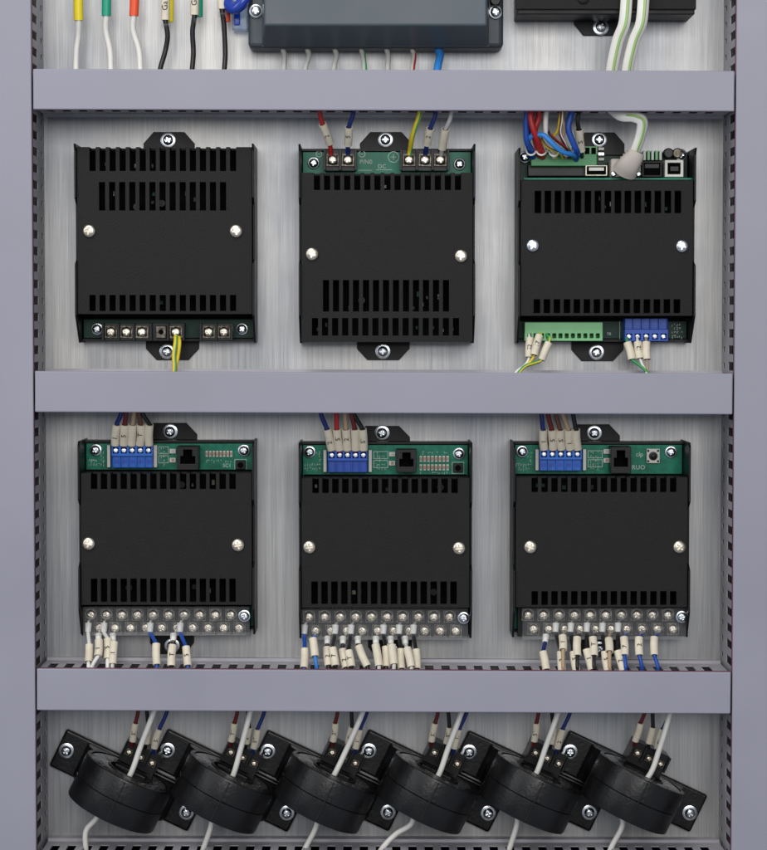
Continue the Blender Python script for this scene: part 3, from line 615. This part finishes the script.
# M3 bottom
G = 'sleeved wires under the upper right module'
wire('white wire in an ivory tube, leftmost under the light green plug', [(529, 334, 26), (529.6, 340, 29), (529, 358, 32), (524, 366, 34), (517, 371, 36), (512, 379, 38)], 'white', .8, ((530, 337.5, 30), (528.8, 357, 32)), sr=2.3, group=G)
wire('yellow wire in an ivory tube, the middle one of three under the light green plug', [(541, 333, 26), (540, 338, 31), (534, 356, 34), (528, 364, 34), (520, 370, 35), (513, 379, 38)], 'yellow', .8, ((539.6, 335, 32), (534, 355, 35)), sr=2.3, group=G)
wire('green and yellow wire in a slanting ivory tube, rightmost under the light green plug', [(546, 334, 26), (549, 340, 30), (541.5, 359, 33), (534, 363, 34), (524, 367, 35), (514, 379, 38)], 'green', 1.0, ((548.8, 342.5, 31), (541.5, 360, 33)), sr=2.3, mark=False, stripe='yellow', group=G)
wire('green wire in an ivory tube, leftmost under the blue terminals', [(627, 338, 25), (627.5, 343, 29), (632, 359, 32), (639, 365, 33), (646, 371, 35), (651, 380, 38)], 'green', .9, ((627.3, 342.5, 29), (632, 359.5, 32)), sr=2.4, mark=False, group=G)
wire('white wire in an ivory tube, the middle one of three under the blue terminals', [(637, 338, 25), (637.6, 343, 29), (640, 359, 32), (643, 366, 33), (646, 371, 35), (650, 380, 38)], 'white', .8, ((637.8, 342, 29), (640, 358.5, 32)), sr=2.4, group=G)
wire('tan wire in a blank ivory tube, the right one under the blue terminals', [(646, 338, 25), (646.5, 343, 29), (647, 360, 32), (647.5, 367, 33), (648, 373, 35), (650, 381, 38)], 'tan', .8, ((646.3, 342, 29), (647, 359.5, 32)), sr=2.4, mark=False, group=G)
# M3 tangle on top
G = 'coloured wires bunched above the upper right module'
wire('blue wire hanging at the far left of the coloured bunch', [(528, 108, 44), (526.3, 124, 42), (527, 141, 40), (531.5, 150.5, 33), (533, 157, 26)], 'blue', 1.8, group=G)
wire('blue wire crossing behind the red pair to the far left', [(533, 108, 42), (530, 125, 36), (527.5, 138, 36), (529, 148, 33), (531, 157, 27)], 'blue', 1.6, group=G)
wire('red wire twisting over its twin, ending further right', [(531, 108, 46), (530.8, 119, 46), (535, 134, 45), (541.5, 150.5, 35), (543, 157, 27)], 'red', 1.8, group=G)
wire('red wire twisting under its twin, ending further left', [(538.5, 108, 43), (538.5, 118, 42), (534.5, 132, 41), (537, 146, 35), (540, 156, 27)], 'red', 1.8, group=G)
wire('blue wire looping from the left rightwards across the bunch', [(527, 142, 38), (532, 136, 42), (542.6, 134.8, 46), (549, 140, 47), (557, 148, 46), (565, 153, 43), (573, 154.5, 38), (577, 157, 28)], 'skyblue', 1.5, group=G)
wire('blue wire curving down at the right of the coloured bunch', [(573, 108, 44), (570, 118, 44), (568.6, 130, 44), (575, 147, 42), (577.5, 153, 36), (576, 159, 27)], 'blue', 1.8, group=G)
wire('white wire in the middle of the bunch, left of the yellow one', [(547, 108, 42), (545.7, 120, 42), (546.3, 134, 42), (552, 146, 36), (554, 157, 27)], 'white', 1.5, group=G)
wire('yellow wire bowing down in the middle of the bunch', [(562, 108, 41), (560, 118, 42), (558, 130, 40), (553, 138, 38), (556, 150, 34), (556, 158, 27)], 'yellow', .9, group=G)
wire('thin dark red wire with a white stripe beside the yellow one', [(562, 108, 46), (561.3, 121, 46), (560, 133, 46), (565, 144, 42), (569, 153, 33), (569, 158, 27)], 'darkred', .8, stripe='white', group=G)
wire('thin tan wire beside the dark red one', [(564, 108, 42), (563, 119, 42), (564.5, 130, 42), (562, 140, 40), (566, 150, 34), (566, 158, 27)], 'tan', .8, group=G)
wire('thin black wire slanting under the crossing blue wire', [(547, 128, 37), (549.5, 133.5, 44), (557, 141, 44), (567, 149, 40), (571, 157, 27)], 'black', .8, stripe='red', group=G)
wire('thin green wire slanting to the right end of the connector', [(559, 134, 40), (564, 142, 40), (569, 149, 38), (573, 158, 27)], 'green', .7, group=G)
wire('thin orange tan wire with bands between the red and blue wires', [(541, 138, 36), (546, 146, 37), (553, 150, 36), (560, 153, 32), (563, 158, 27)], 'yellow', .8, stripe='brown', group=G)
wire('black wire in an ivory tube at the right end of the bunch', [(580, 108, 44), (577.6, 120, 44), (578, 129, 40), (581, 150, 32), (582, 157, 26)], 'black', 1.2, ((578.8, 129.5, 40), (581, 151, 32)), sr=2.6, group=G)
for i, (x, y) in enumerate([(531, 152.5), (541.5, 152.5), (554, 153.5), (567, 153.2)]):
    c = P(x, y, 36); t = wire(['white loop of thin wire tied at the left end of the bunch', 'white loop of thin wire tied round the red wires', 'white loop of thin wire under the crossing blue wire', 'white loop of thin wire below the dark red wire'][i],
        [(x-5, y-5, 30), (x-4, y+.5, 35), (x, y+2.6, 37), (x+4, y+.5, 35), (x+5, y-5, 30)], 'white', .55, group='white wire loops in the bunch', name='wire_loop')
# cable into M3
t = wire('thick white and green cable bending from the duct into the grey plug', [(612, 108, 40), (622, 115.5, 47), (634, 116.5, 50), (642, 121.5, 50), (640.5, 135, 46), (636, 148, 42), (631, 160, 36)], 'white', 3.6, stripe='palegreen', name='data_cable', cat='cable', flat=.8)
g = MB(); a0 = P(626, 165, 33)
g.pbox(611, 158.5, 641, 177, 15, 33); cp = g.build('connector_hood', mat('beige_hood', (.50, .45, .40), .45, var=.08), t, bevel=.0010)
hoodpath = [P(637, 151.5, 43), P(633.5, 158, 42), P(628, 166, 40), P(624.5, 172, 36)]
g = MB(); g.tube(hoodpath, (.0046, .0074), 18, .62); g.build('strain_relief', MAT['beige_hood'], t, smooth=True)
for k in range(5):
    f = .06+k*.15; a_ = hoodpath[0].lerp(hoodpath[-1], f); b_ = hoodpath[0].lerp(hoodpath[-1], f+.05)
    g = MB(); g.tube([a_, b_], .0046+.0028*f+.0006, 18, .64); g.build('relief_rib', MAT['beige_hood'], t, bevel=.0002)
for x in (613.5, 638.5): put(SMALLTERM, 'screw', P(x, 174, 33.2), t, .3)
# sleeved wires above the lower row
def five(modname, tops, bots, y0, y1, cols, starts):
    for i in range(5):
        xb, xt, xs = bots[i], tops[i], starts[i]
        wire('%s wire in an ivory tube above the %s module, %s from left' % (cols[i].replace('dark', 'dark '), modname, ORD[i]),
            [(xs, 404, 34), (xs, 414, 34), (xt, y0, 31), (xb, y1, 25), (xb, y1+4, 20)], cols[i], 1.35, ((xt, y0, 31), (xb, y1+.2, 25)), sr=2.5,
            mark=(i not in ({'lower left': (2, 4), 'lower middle': (3,)}.get(modname, (4,)))), group='sleeved wires above the %s module' % modname)
five('lower left', [116.6, 124.8, 132.6, 141, 149.5], [115, 123.7, 131.6, 140, 149], 424.5, 444.6, ['darkblue', 'darkred', 'tan', 'brown', 'black'], [121, 126, 134, 139, 143])
five('lower middle', [327, 336.7, 345.9, 354.8, 362.5], [331.5, 339.5, 347.3, 355.6, 363.6], 429, 449.5, ['darkblue', 'red', 'tan', 'darkred', 'black'], [321, 336.5, 345, 351.5, 354])
five('lower right', [543, 551.8, 560, 568.5, 576], [544, 553, 561.5, 570, 577.8], 429.6, 448.8, ['darkblue', 'darkred', 'brown', 'tan', 'black'], [541.5, 548, 556, 563, 573])
# wires below the lower row: (screw x, row, via x, sleeve top (x,y), sleeve bottom (x,y), colour, boot)
def below(modname, side, data):
    for i, (sx, sy, st, sb, col, boot, extra) in enumerate(data):
        up = sy < 620
        bx = boot; short = (not up) and st[1] < sy+12
        if up: b0 = (sx+(bx-sx)*.9, sy+8, 27); b1 = (bx, sy+17, 28.3)
        elif short: b0 = b1 = None
        else: b0 = (bx, sy+6.5, 27); b1 = (bx+(st[0]-bx)*.3, sy+13.5, 30)
        pts = [(sx, sy+5, 25.5), (sx+(st[0]-sx)*.5, (sy+5+st[1])/2, 31)] if short else [tuple(b0[q]+(b1[q]-b0[q])*.4 for q in range(3)), b1]
        if up: pts += [(bx+(st[0]-bx)*.5, (b1[1]+st[1])/2, 34)]
        pts += [(st[0], st[1], 39+(i % 2)*4), (sb[0], sb[1], 46+(i % 2)*3)]
        endx = sb[0]+(extra or 0)
        if sb[1] < 663: pts += [(endx, 667, 50)]
        pts += [(endx, 679, 47)]
        bt = (b0, b1) if b0 else None
        tw = wire('%s wire in an ivory tube below the %s module, %s from left' % (col.replace('dark', 'dark '), modname, ORD[i]), pts, col, 1.15,
             ((st[0], st[1], 39+(i % 2)*4), (sb[0], sb[1], 46+(i % 2)*3)), sr=2.4, boot=bt, mark=(i % 4 != 0) if modname != 'lower middle' else (i in (2, 3, 4, 5)), group='sleeved wires below the %s module' % modname)
        g = MB(); g.tube([P(sx, sy+1.5, 24.6), P((sx+bx)/2, sy+5, 26), P(*(b0 or pts[0]))], .0010, 8, .6); g.build('metal_lug', M_NICK, tw, smooth=True)
below('lower left', 'l', [
    (91, 615, (89.3, 645), (88.5, 662), 'white', 88, 0), (99.8, 628, (98.7, 640), (98, 656), 'white', 98.5, -6),
    (106.4, 615, (107.8, 639), (107.5, 659), 'white', 103.8, 0), (115.6, 628, (114, 642), (112.5, 664), 'white', 112.8, 0),
    (152.8, 615, (156.3, 644), (156.8, 665), 'blue', 150, 0), (177, 628, (172.8, 645), (171.3, 666), 'black', 173.5, 0),
    (184.4, 615, (186, 647), (187.8, 666), 'blue', 180, 0)])
below('lower middle', 'm', [
    (309, 617, (304.8, 649), (304, 668), 'blue', 304.2, 0), (315.6, 631, (312.8, 638.5), (315, 656.5), 'skyblue', 314.6, 1.5),
    (331, 631, (327, 647.5), (328.5, 666), 'black', 327.5, 0), (339.3, 617, (332.5, 648), (335.5, 666), 'black', 335, 0),
    (347, 631, (342.3, 649.5), (346, 668), 'black', 343, 0), (355.4, 617, (348.5, 651), (351.5, 667), 'black', 350.8, 0),
    (362.7, 631, (358.5, 646), (367.5, 666.5), 'black', 357.8, 0), (377.8, 631, (375.5, 644.5), (379, 666), 'white', 376, 0),
    (387, 617, (385.8, 647), (386, 667), 'black', 383.2, 0), (393.6, 631, (391.8, 645), (394, 664.5), 'white', 390.5, 0),
    (402.2, 617, (400.8, 649.5), (401.4, 669), 'black', 399, 0), (408.5, 631, (407, 648), (411.4, 667), 'white', 404.8, 0),
    (417.7, 617, (416, 650), (417, 669), 'black', 413.2, 0)])
below('lower right', 'r', [
    (548.7, 629, (543, 652), (546.5, 670), 'darkblue', 546, 0), (558.5, 615, (560.8, 652), (562, 671), 'black', 555.6, 0),
    (564, 629, (562.5, 636), (563, 650), 'tan', 563.8, 0), (574.1, 615, (573.5, 652), (576.5, 671), 'black', 570.6, 0),
    (579.4, 629, (577.3, 637.5), (577.3, 656), 'black', 577.6, 0), (590.5, 615, (586.5, 649.5), (592, 670), 'black', 586.7, 0),
    (595, 629, (592.8, 637.5), (594, 656), 'black', 593, 0), (605.8, 615, (605, 652), (608, 671), 'black', 602.3, 0),
    (610.3, 629, (608.7, 639), (609.5, 652), 'tan', 609, 0), (621.1, 615, (617.5, 651), (623.5, 671), 'black', 617.9, 0),
    (626.3, 629, (624, 637.5), (624.6, 655.5), 'blue', 624.5, 1), (642.7, 629, (639, 637.5), (639.4, 655.5), 'blue', 639.3, 2.5),
    (657.7, 629, (654.3, 637.5), (654.4, 655.5), 'blue', 654.5, 3.5)])
# ------------------------------------------------------------------ round current transformers
S0 = S(8)
def transformer(i, label):
    c = P(127+100.6*i, 780.5+(.2*i), 5); c = Vector((c.x, 0, c.z))
    t = thing('current_transformer', label, 'transformer', c, 'round current transformers')
    Lh = 155*S0/2; Wh = 41.5*S0/2; R = .0277; hc = .0325
    g = MB(); g.box((-Lh, -.0004, -Wh), (Lh, -.0055, Wh)); g.build('base_plate', M_RING, t, bevel=.0014, seg=3, local=True)
    # saddle carrying the ring
    prof = [(-.031, .0056), (-.029, .016), (-.0225, .026), (.0225, .026), (.029, .016), (.031, .0056)]
    g = MB(); g.loft([[(x, -h, -Wh*.9) for x, h in prof], [(x, -h, Wh*.9) for x, h in prof]]); g.build('saddle', M_RING, t, bevel=.001, local=True)
    # ring, axis along local Z, flattened shoulders, slot opening through the middle
    hw = Wh*1.09; zo = -.0018
    pr = [(.0115, -hw+.0015), (.013, -hw), (R-.0014, -hw), (R-.0004, -hw+.0004), (R, -hw+.0014), (R, -.00035), (R-.0005, 0), (R, .00035), (R, hw-.0012), (R-.0003, hw-.0003), (R-.0012, hw), (R-.0026, hw), (R-.0030, hw-.0016), (.0138, hw-.0016), (.0134, hw), (.0125, hw), (.0115, hw-.0012)]
    g = MB(); g.torus((-.0005, -hc, zo), pr, 72); g.build('ring_body', M_RING, t, smooth=True, local=True)
    pr = [(.0137, hw-.0024), (R-.0029, hw-.0024), (R-.0029, hw-.0006), (.020, hw+.0005), (.0137, hw-.0006)]
    g = MB(); g.torus((-.0005, -hc, zo), pr, 60); g.build('resin_face', M_RESIN, t, smooth=True, local=True)
    # moulding seam and small clip on the front
    g = MB(); g.box((-.0004, -hc-R-.0004, -hw+zo+.001), (.0004, -hc-R+.004, hw+zo-.001)); g.box((.0008, -hc-R-.0008, -.0012), (.0030, -hc-R+.003, .0012)); g.build('seam', M_RING, t, bevel=.0002, local=True)
    for sx, sz in ((-Lh+.0057, .0008), (Lh-.0057, -.0015)):
        o = bpy.data.objects.new('screw', SCR_MOUNT); COL.objects.link(o); o.parent = t; o.location = (sx, -.0070, sz); o.rotation_euler = (0, rs(), 0); o.scale = (1.0,)*3
    # terminal block behind the ring's upper side
    g = MB(); cx, cz = .0012, Wh+.0078
    g.box((cx-.0115, -.0004, cz-.0085), (cx+.0115, -.018, cz+.0050))
    for q in range(4): x = cx-.0115+q*.0076; g.box((x-.0002 if q else x, -.0179, cz-.0050), (x+.0010, -.0215, cz+.0048))
    tb = g.build('terminal_block', M_PLAS, t, bevel=.0003, local=True)
    for q in range(3):
        o = bpy.data.objects.new('terminal_screw', random.choice(TERMS)); COL.objects.link(o); o.parent = tb; o.location = (cx-.0072+q*.0076, -.0205, cz-.001); o.rotation_euler = (0, random.uniform(-.05, .05), 0); o.scale = (.58,)*3
    t.rotation_euler = (0, math.radians(25.8+[0,.5,-.4,.3,-.6,-.3][i]), 0)
    return t
CTN = ['leftmost round black transformer, its upper left ear beside the left duct', 'second round black transformer from the left', 'third round black transformer from the left', 'fourth round black transformer from the left', 'fifth round black transformer from the left', 'rightmost round black transformer, its lower right ear fully in view']
for i in range(6): transformer(i, CTN[i])
cab = [((154, 711), (129, 777), [(96, 819), (86, 831), (86, 850), (88, 872)]), ((250, 713), (231.5, 779), [(211, 826), (203, 850), (198, 872)]),
       ((362, 714), (332.5, 778), [(317, 824), (305, 849), (296, 872)]), ((460.5, 715), (437, 778), [(412, 823), (396, 834), (381, 850), (370, 872)]),
       ((556.7, 716.5), (535.5, 775), [(517.4, 822), (509.5, 849), (504, 872)]), ((669, 717), (647.5, 778), [(623, 823), (611, 848), (602, 872)])]
NM = ['leftmost', 'second', 'third', 'fourth', 'fifth', 'rightmost']
for i, (a, b, ex) in enumerate(cab):
    mid = (a[0]*.35+b[0]*.65+(2.5 if i in (2, 5) else 1.0), a[1]*.35+b[1]*.65)
    cx = 121+100.6*i
    pts = [(a[0]+3, a[1]-12, 30), (a[0], a[1], 32), (mid[0]+2, mid[1]-8, 34), (b[0], b[1], 33), (cx-7 if i else cx-13, 803, 31)]+[(x, y, 32) for x, y in ex]
    wire('white cable threaded through the %s round transformer' % (NM[i]+('' if i in (0, 5) else ' from left')), pts, 'white', 1.65, name='threaded_cable', cat='cable', group='white cables threaded through the transformers')
CW = [('darkred', (137.5, 711), (135, 723), (132, 741)), ('black', (149, 711), (150, 727), (147, 743)), ('darkblue', (167, 711), (159.5, 729), (154.5, 748))]
for i in range(6):
    for k, (col, s, a, b) in enumerate(CW):
        dx = 100.1*i+(2.5 if i >= 4 else 0)+random.uniform(-1.2, 1.2); lean = random.uniform(-1.5, 1.5)-(3 if i == 1 else 0)*(k == 2)
        if i == 5: lean += 4 if k == 0 else 0
        wire('%s wire in an ivory tube, %s of three on the %s transformer' % (col.replace('dark', 'dark '), ['left', 'middle', 'right'][k], NM[i]+('' if i in (0, 5) else ' from left')),
            [(s[0]+dx+lean, 701, 30), (s[0]+dx+lean, s[1]+1, 29), (a[0]+dx+lean*.6, a[1], 27), (b[0]+dx, b[1], 23), (b[0]+dx-1, b[1]+5, 20)], col, 1.15,
            ((a[0]+dx+lean*.6, a[1], 27), (b[0]+dx, b[1], 23)), sr=2.1, mark=(i != 5 or k == 2), group='sleeved wires on the transformers')
# ------------------------------------------------------------------ things cut by the top edge
p0 = P(247.5, -70, 30); p1 = P(504, 49, 30)
r = thing('control_unit', 'slate grey plastic control unit cut off by the top edge, clear wires below it', 'control unit', ((p0.x+p1.x)/2, 0, (p0.z+p1.z)/2))
g = MB(); g.pbox(248, -70, 503.5, 48, .4, 24); g.build('housing', M_SLATE2, r, bevel=.0028, seg=3)
def frustum(x0, y0, x1, y1, h0, X0, Y0, X1, Y1, h1):
    return [[tuple(P(x0, y1, h0)), tuple(P(x1, y1, h0)), tuple(P(x1, y0, h0)), tuple(P(x0, y0, h0))], [tuple(P(X0, Y1, h1)), tuple(P(X1, Y1, h1)), tuple(P(X1, Y0, h1)), tuple(P(X0, Y0, h1))]]
g = MB(); g.loft(frustum(262, -60, 489, 47, 24, 264, -58, 487, 25.5, 47)); g.build('front_panel', M_SLATE, r, bevel=.0012, seg=3)
g = MB(); g.pbox(262, -60, 489, 46.5, 23.8, 24.4); g.build('panel_foot', M_SLATE2, r)
for x, y in ((256, 11), (495.5, 12)): put(SCR_PCB, 'screw', P(x, y, 26), r, rs(), 1.1)
g = MB(); g.lathe(P(495, 1.5, 23.5), [(.0032, 0), (.0032, .006), (.0026, .007)], 20); g.build('knob', M_PLAS, r, smooth=True)
WN = [('grey', None), ('grey', None), ('grey', None), ('grey', 'green'), ('grey', None), ('grey', 'red'), ('skyblue', None)]
for k, x in enumerate([283, 307.5, 335, 361.5, 386.8, 412.5, 438.5]):
    d = [-1, 2, 1, -3, -1, 0, 1][k]
    nm = ['clear grey', 'clear grey', 'clear grey', 'clear grey and green', 'clear grey', 'clear grey and red', 'blue'][k]
    wire('%s wire leaving the slate control unit, %s of seven from left' % (nm, ORD[k]), [(x, 38, 14), (x, 49, 17), (x+1.5, 56, 22), (x-d, 68, 30), (x-d, 80, 34)], WN[k][0], 1.55 if k < 6 else 2.3, stripe=WN[k][1], group='wires leaving the slate control unit')
# blue clear connector left of it
p0 = P(240, 5, 20)
r = thing('clear_terminal', 'glossy blue plug in a clear plastic holder left of the slate control unit', 'connector', (p0.x, 0, p0.z))
g = MB(); g.tube([P(226, 2, 22), P(233, 8.5, 26), P(240, 5, 28), P(246, -4, 28), P(249, -20, 26)], .0036, 14); g.build('blue_plug', mat('glossy_blue', (.015, .05, .36), .22, coat=.4), r, smooth=True)
g = MB(); g.pbox(232, -30, 247.5, 30, .4, 14); g.build('holder', M_CLEART, r, bevel=.001)
g = MB(); g.pbox(234, 9, 240, 25, 14.2, 16); g.build('clip', M_CLEARB, r, bevel=.0005)
# black module top right
p0 = P(606, -40, 30)
mm = thing('black_device', 'black metal device at the top right corner, screwed ear below it', 'device', (p0.x, 0, p0.z))
g = MB(); g.pbox(516, -110, 696.5, 9.5, 36, 38); g.build('lid', M_BLK, mm, bevel=.0005)
g = MB(); g.pbox(517.5, -109, 695, 14.5, .5, 35.9); g.build('housing', M_TRAY, mm, bevel=.0006)
z1 = P(606, 14.5, 35).z
g = MB(); tab(g, 574, 622.5, 14, 35.5, z1+.0002); g.build('mounting_ear', M_TRAY, mm, bevel=.0003); put(SCR_MOUNT, 'screw', P(601, 27, 3.8), mm, .4, 1.05)
g = MB(); g.lathe(P(583, -2, 38.05), [(.0035, 0), (.0033, .0012), (.002, .0016)], 18); g.build('screw', M_TRAY, mm, smooth=True)
for k, (a, b) in enumerate((((627, -8), (612, 71)), ((644, -8), (628, 71)))):
    wire(['left one of two white green striped cables below the top right device', 'right one of two white green striped cables below the top right device'][k],
      [(a[0]+1, a[1]-14, 44), (a[0], a[1], 44), (a[0]-2.5, 22, 44), ((a[0]+b[0])/2-1.5, 40, 41), (b[0]+1, 62, 38), (b[0]-1, 76, 36)], 'white', 3.4, stripe='palegreen', name='flat_cable', cat='cable', flat=.7, group='white cables with a green stripe')
# wires at the top left
for k, (x, ys, xe, sm, nm) in enumerate([(78.6, 20.5, 75.8, M_SLY, 'yellow'), (106.3, 16, 110.8, M_SLG, 'green'), (133.8, 16, 140.3, M_SLR, 'red')]):
    wire('white wire with a %s sleeve at the top left' % nm, [(x, -14, 24), (x, ys, 24), (x-.4, ys+15, 22), ((x+xe)/2+(xe-x)*.3, 50, 22), (xe, 68, 24), (xe+.5, 80, 26)], 'white', 1.75,
        ((x, -14, 24), (x, ys, 24)), sr=2.75, smat=sm, mark=False, group='white wires with coloured sleeves')
for k, (x, ys, xm, xe, c2, tx) in enumerate([(165.3, 20, 167.6, 160.5, M_SLY, 'Ga 2'), (194.5, 15, 192.5, 192.3, M_SLG, 'Gb 2'), (222, 9, 224, 224.5, M_SLR, 'Gc 2')]):
    t = wire('black wire with an ivory printed tube and a %s band at the top left' % ['yellow', 'green', 'red'][k], [(x, -16, 24), (x, ys, 24), (xm, ys+16, 23), ((xm+xe)/2+1, 52, 22), (xe, 68, 24), (xe-1, 80, 26)], 'black', 1.5,
        ((x, -14+k*-5, 24), (x, ys, 24)), sr=2.5, tag_text=tx, group='black wires with printed sleeves', ssize=.0047)
    g = MB(); g.tube([P(x+5, -20, 18), P(x+4.5, ys+(2 if k != 2 else 13), 18)], .0022, 12); g.build('colour_band', c2, t, smooth=True)
    g = MB(); g.tube([P(x+.6, ys+3, 23), P(x+1, ys+8, 22)], .0026, 12); g.build('clear_collar', M_CLEARR, t, smooth=True)
# ------------------------------------------------------------------ camera, light
cam = bpy.data.cameras.new('camera'); co = bpy.data.objects.new('camera', cam); COL.objects.link(co)
co.location = CAM; co.rotation_euler = (math.pi/2-pitch, 0, yaw); cam.sensor_fit = 'HORIZONTAL'; cam.sensor_width = 36; cam.lens = 36*F/W
cam.clip_start = .05; cam.clip_end = 50; SC.camera = co
w = bpy.data.worlds.new('World'); SC.world = w; w.use_nodes = True
w.node_tree.nodes['Background'].inputs[0].default_value = (.80, .87, 1, 1); w.node_tree.nodes['Background'].inputs[1].default_value = .36
def area(name, loc, target, size, power, col=(1, 1, 1), sy=None):
    l = bpy.data.lights.new(name, 'AREA'); l.energy = power; l.size = size; l.color = col
    if sy: l.shape = 'RECTANGLE'; l.size_y = sy
    o = bpy.data.objects.new(name, l); COL.objects.link(o); o.location = loc
    o.rotation_euler = (Vector(target)-Vector(loc)).to_track_quat('-Z', 'Y').to_euler(); return o
area('ceiling_softbox', (-.35, -1.15, 2.35), (0, 0, 1.2), .9, 12, (1, .975, .94), .6)
area('side_softbox', (-1.3, -1.3, 1.6), (0, 0, 1.15), .7, 5, (.93, .96, 1), .9)
area('front_fill', (.2, -2.9, 1.75), (0, 0, 1.1), 1.6, 27, (1, .98, .96), .8)  # fill lamp added behind the camera, out of view, to soften the shadows
SC.view_settings.view_transform = 'Standard'; SC.view_settings.look = 'None'; SC.view_settings.exposure = 0; SC.view_settings.gamma = 1
SC.cycles.max_bounces = 8; SC.cycles.transparent_max_bounces = 12
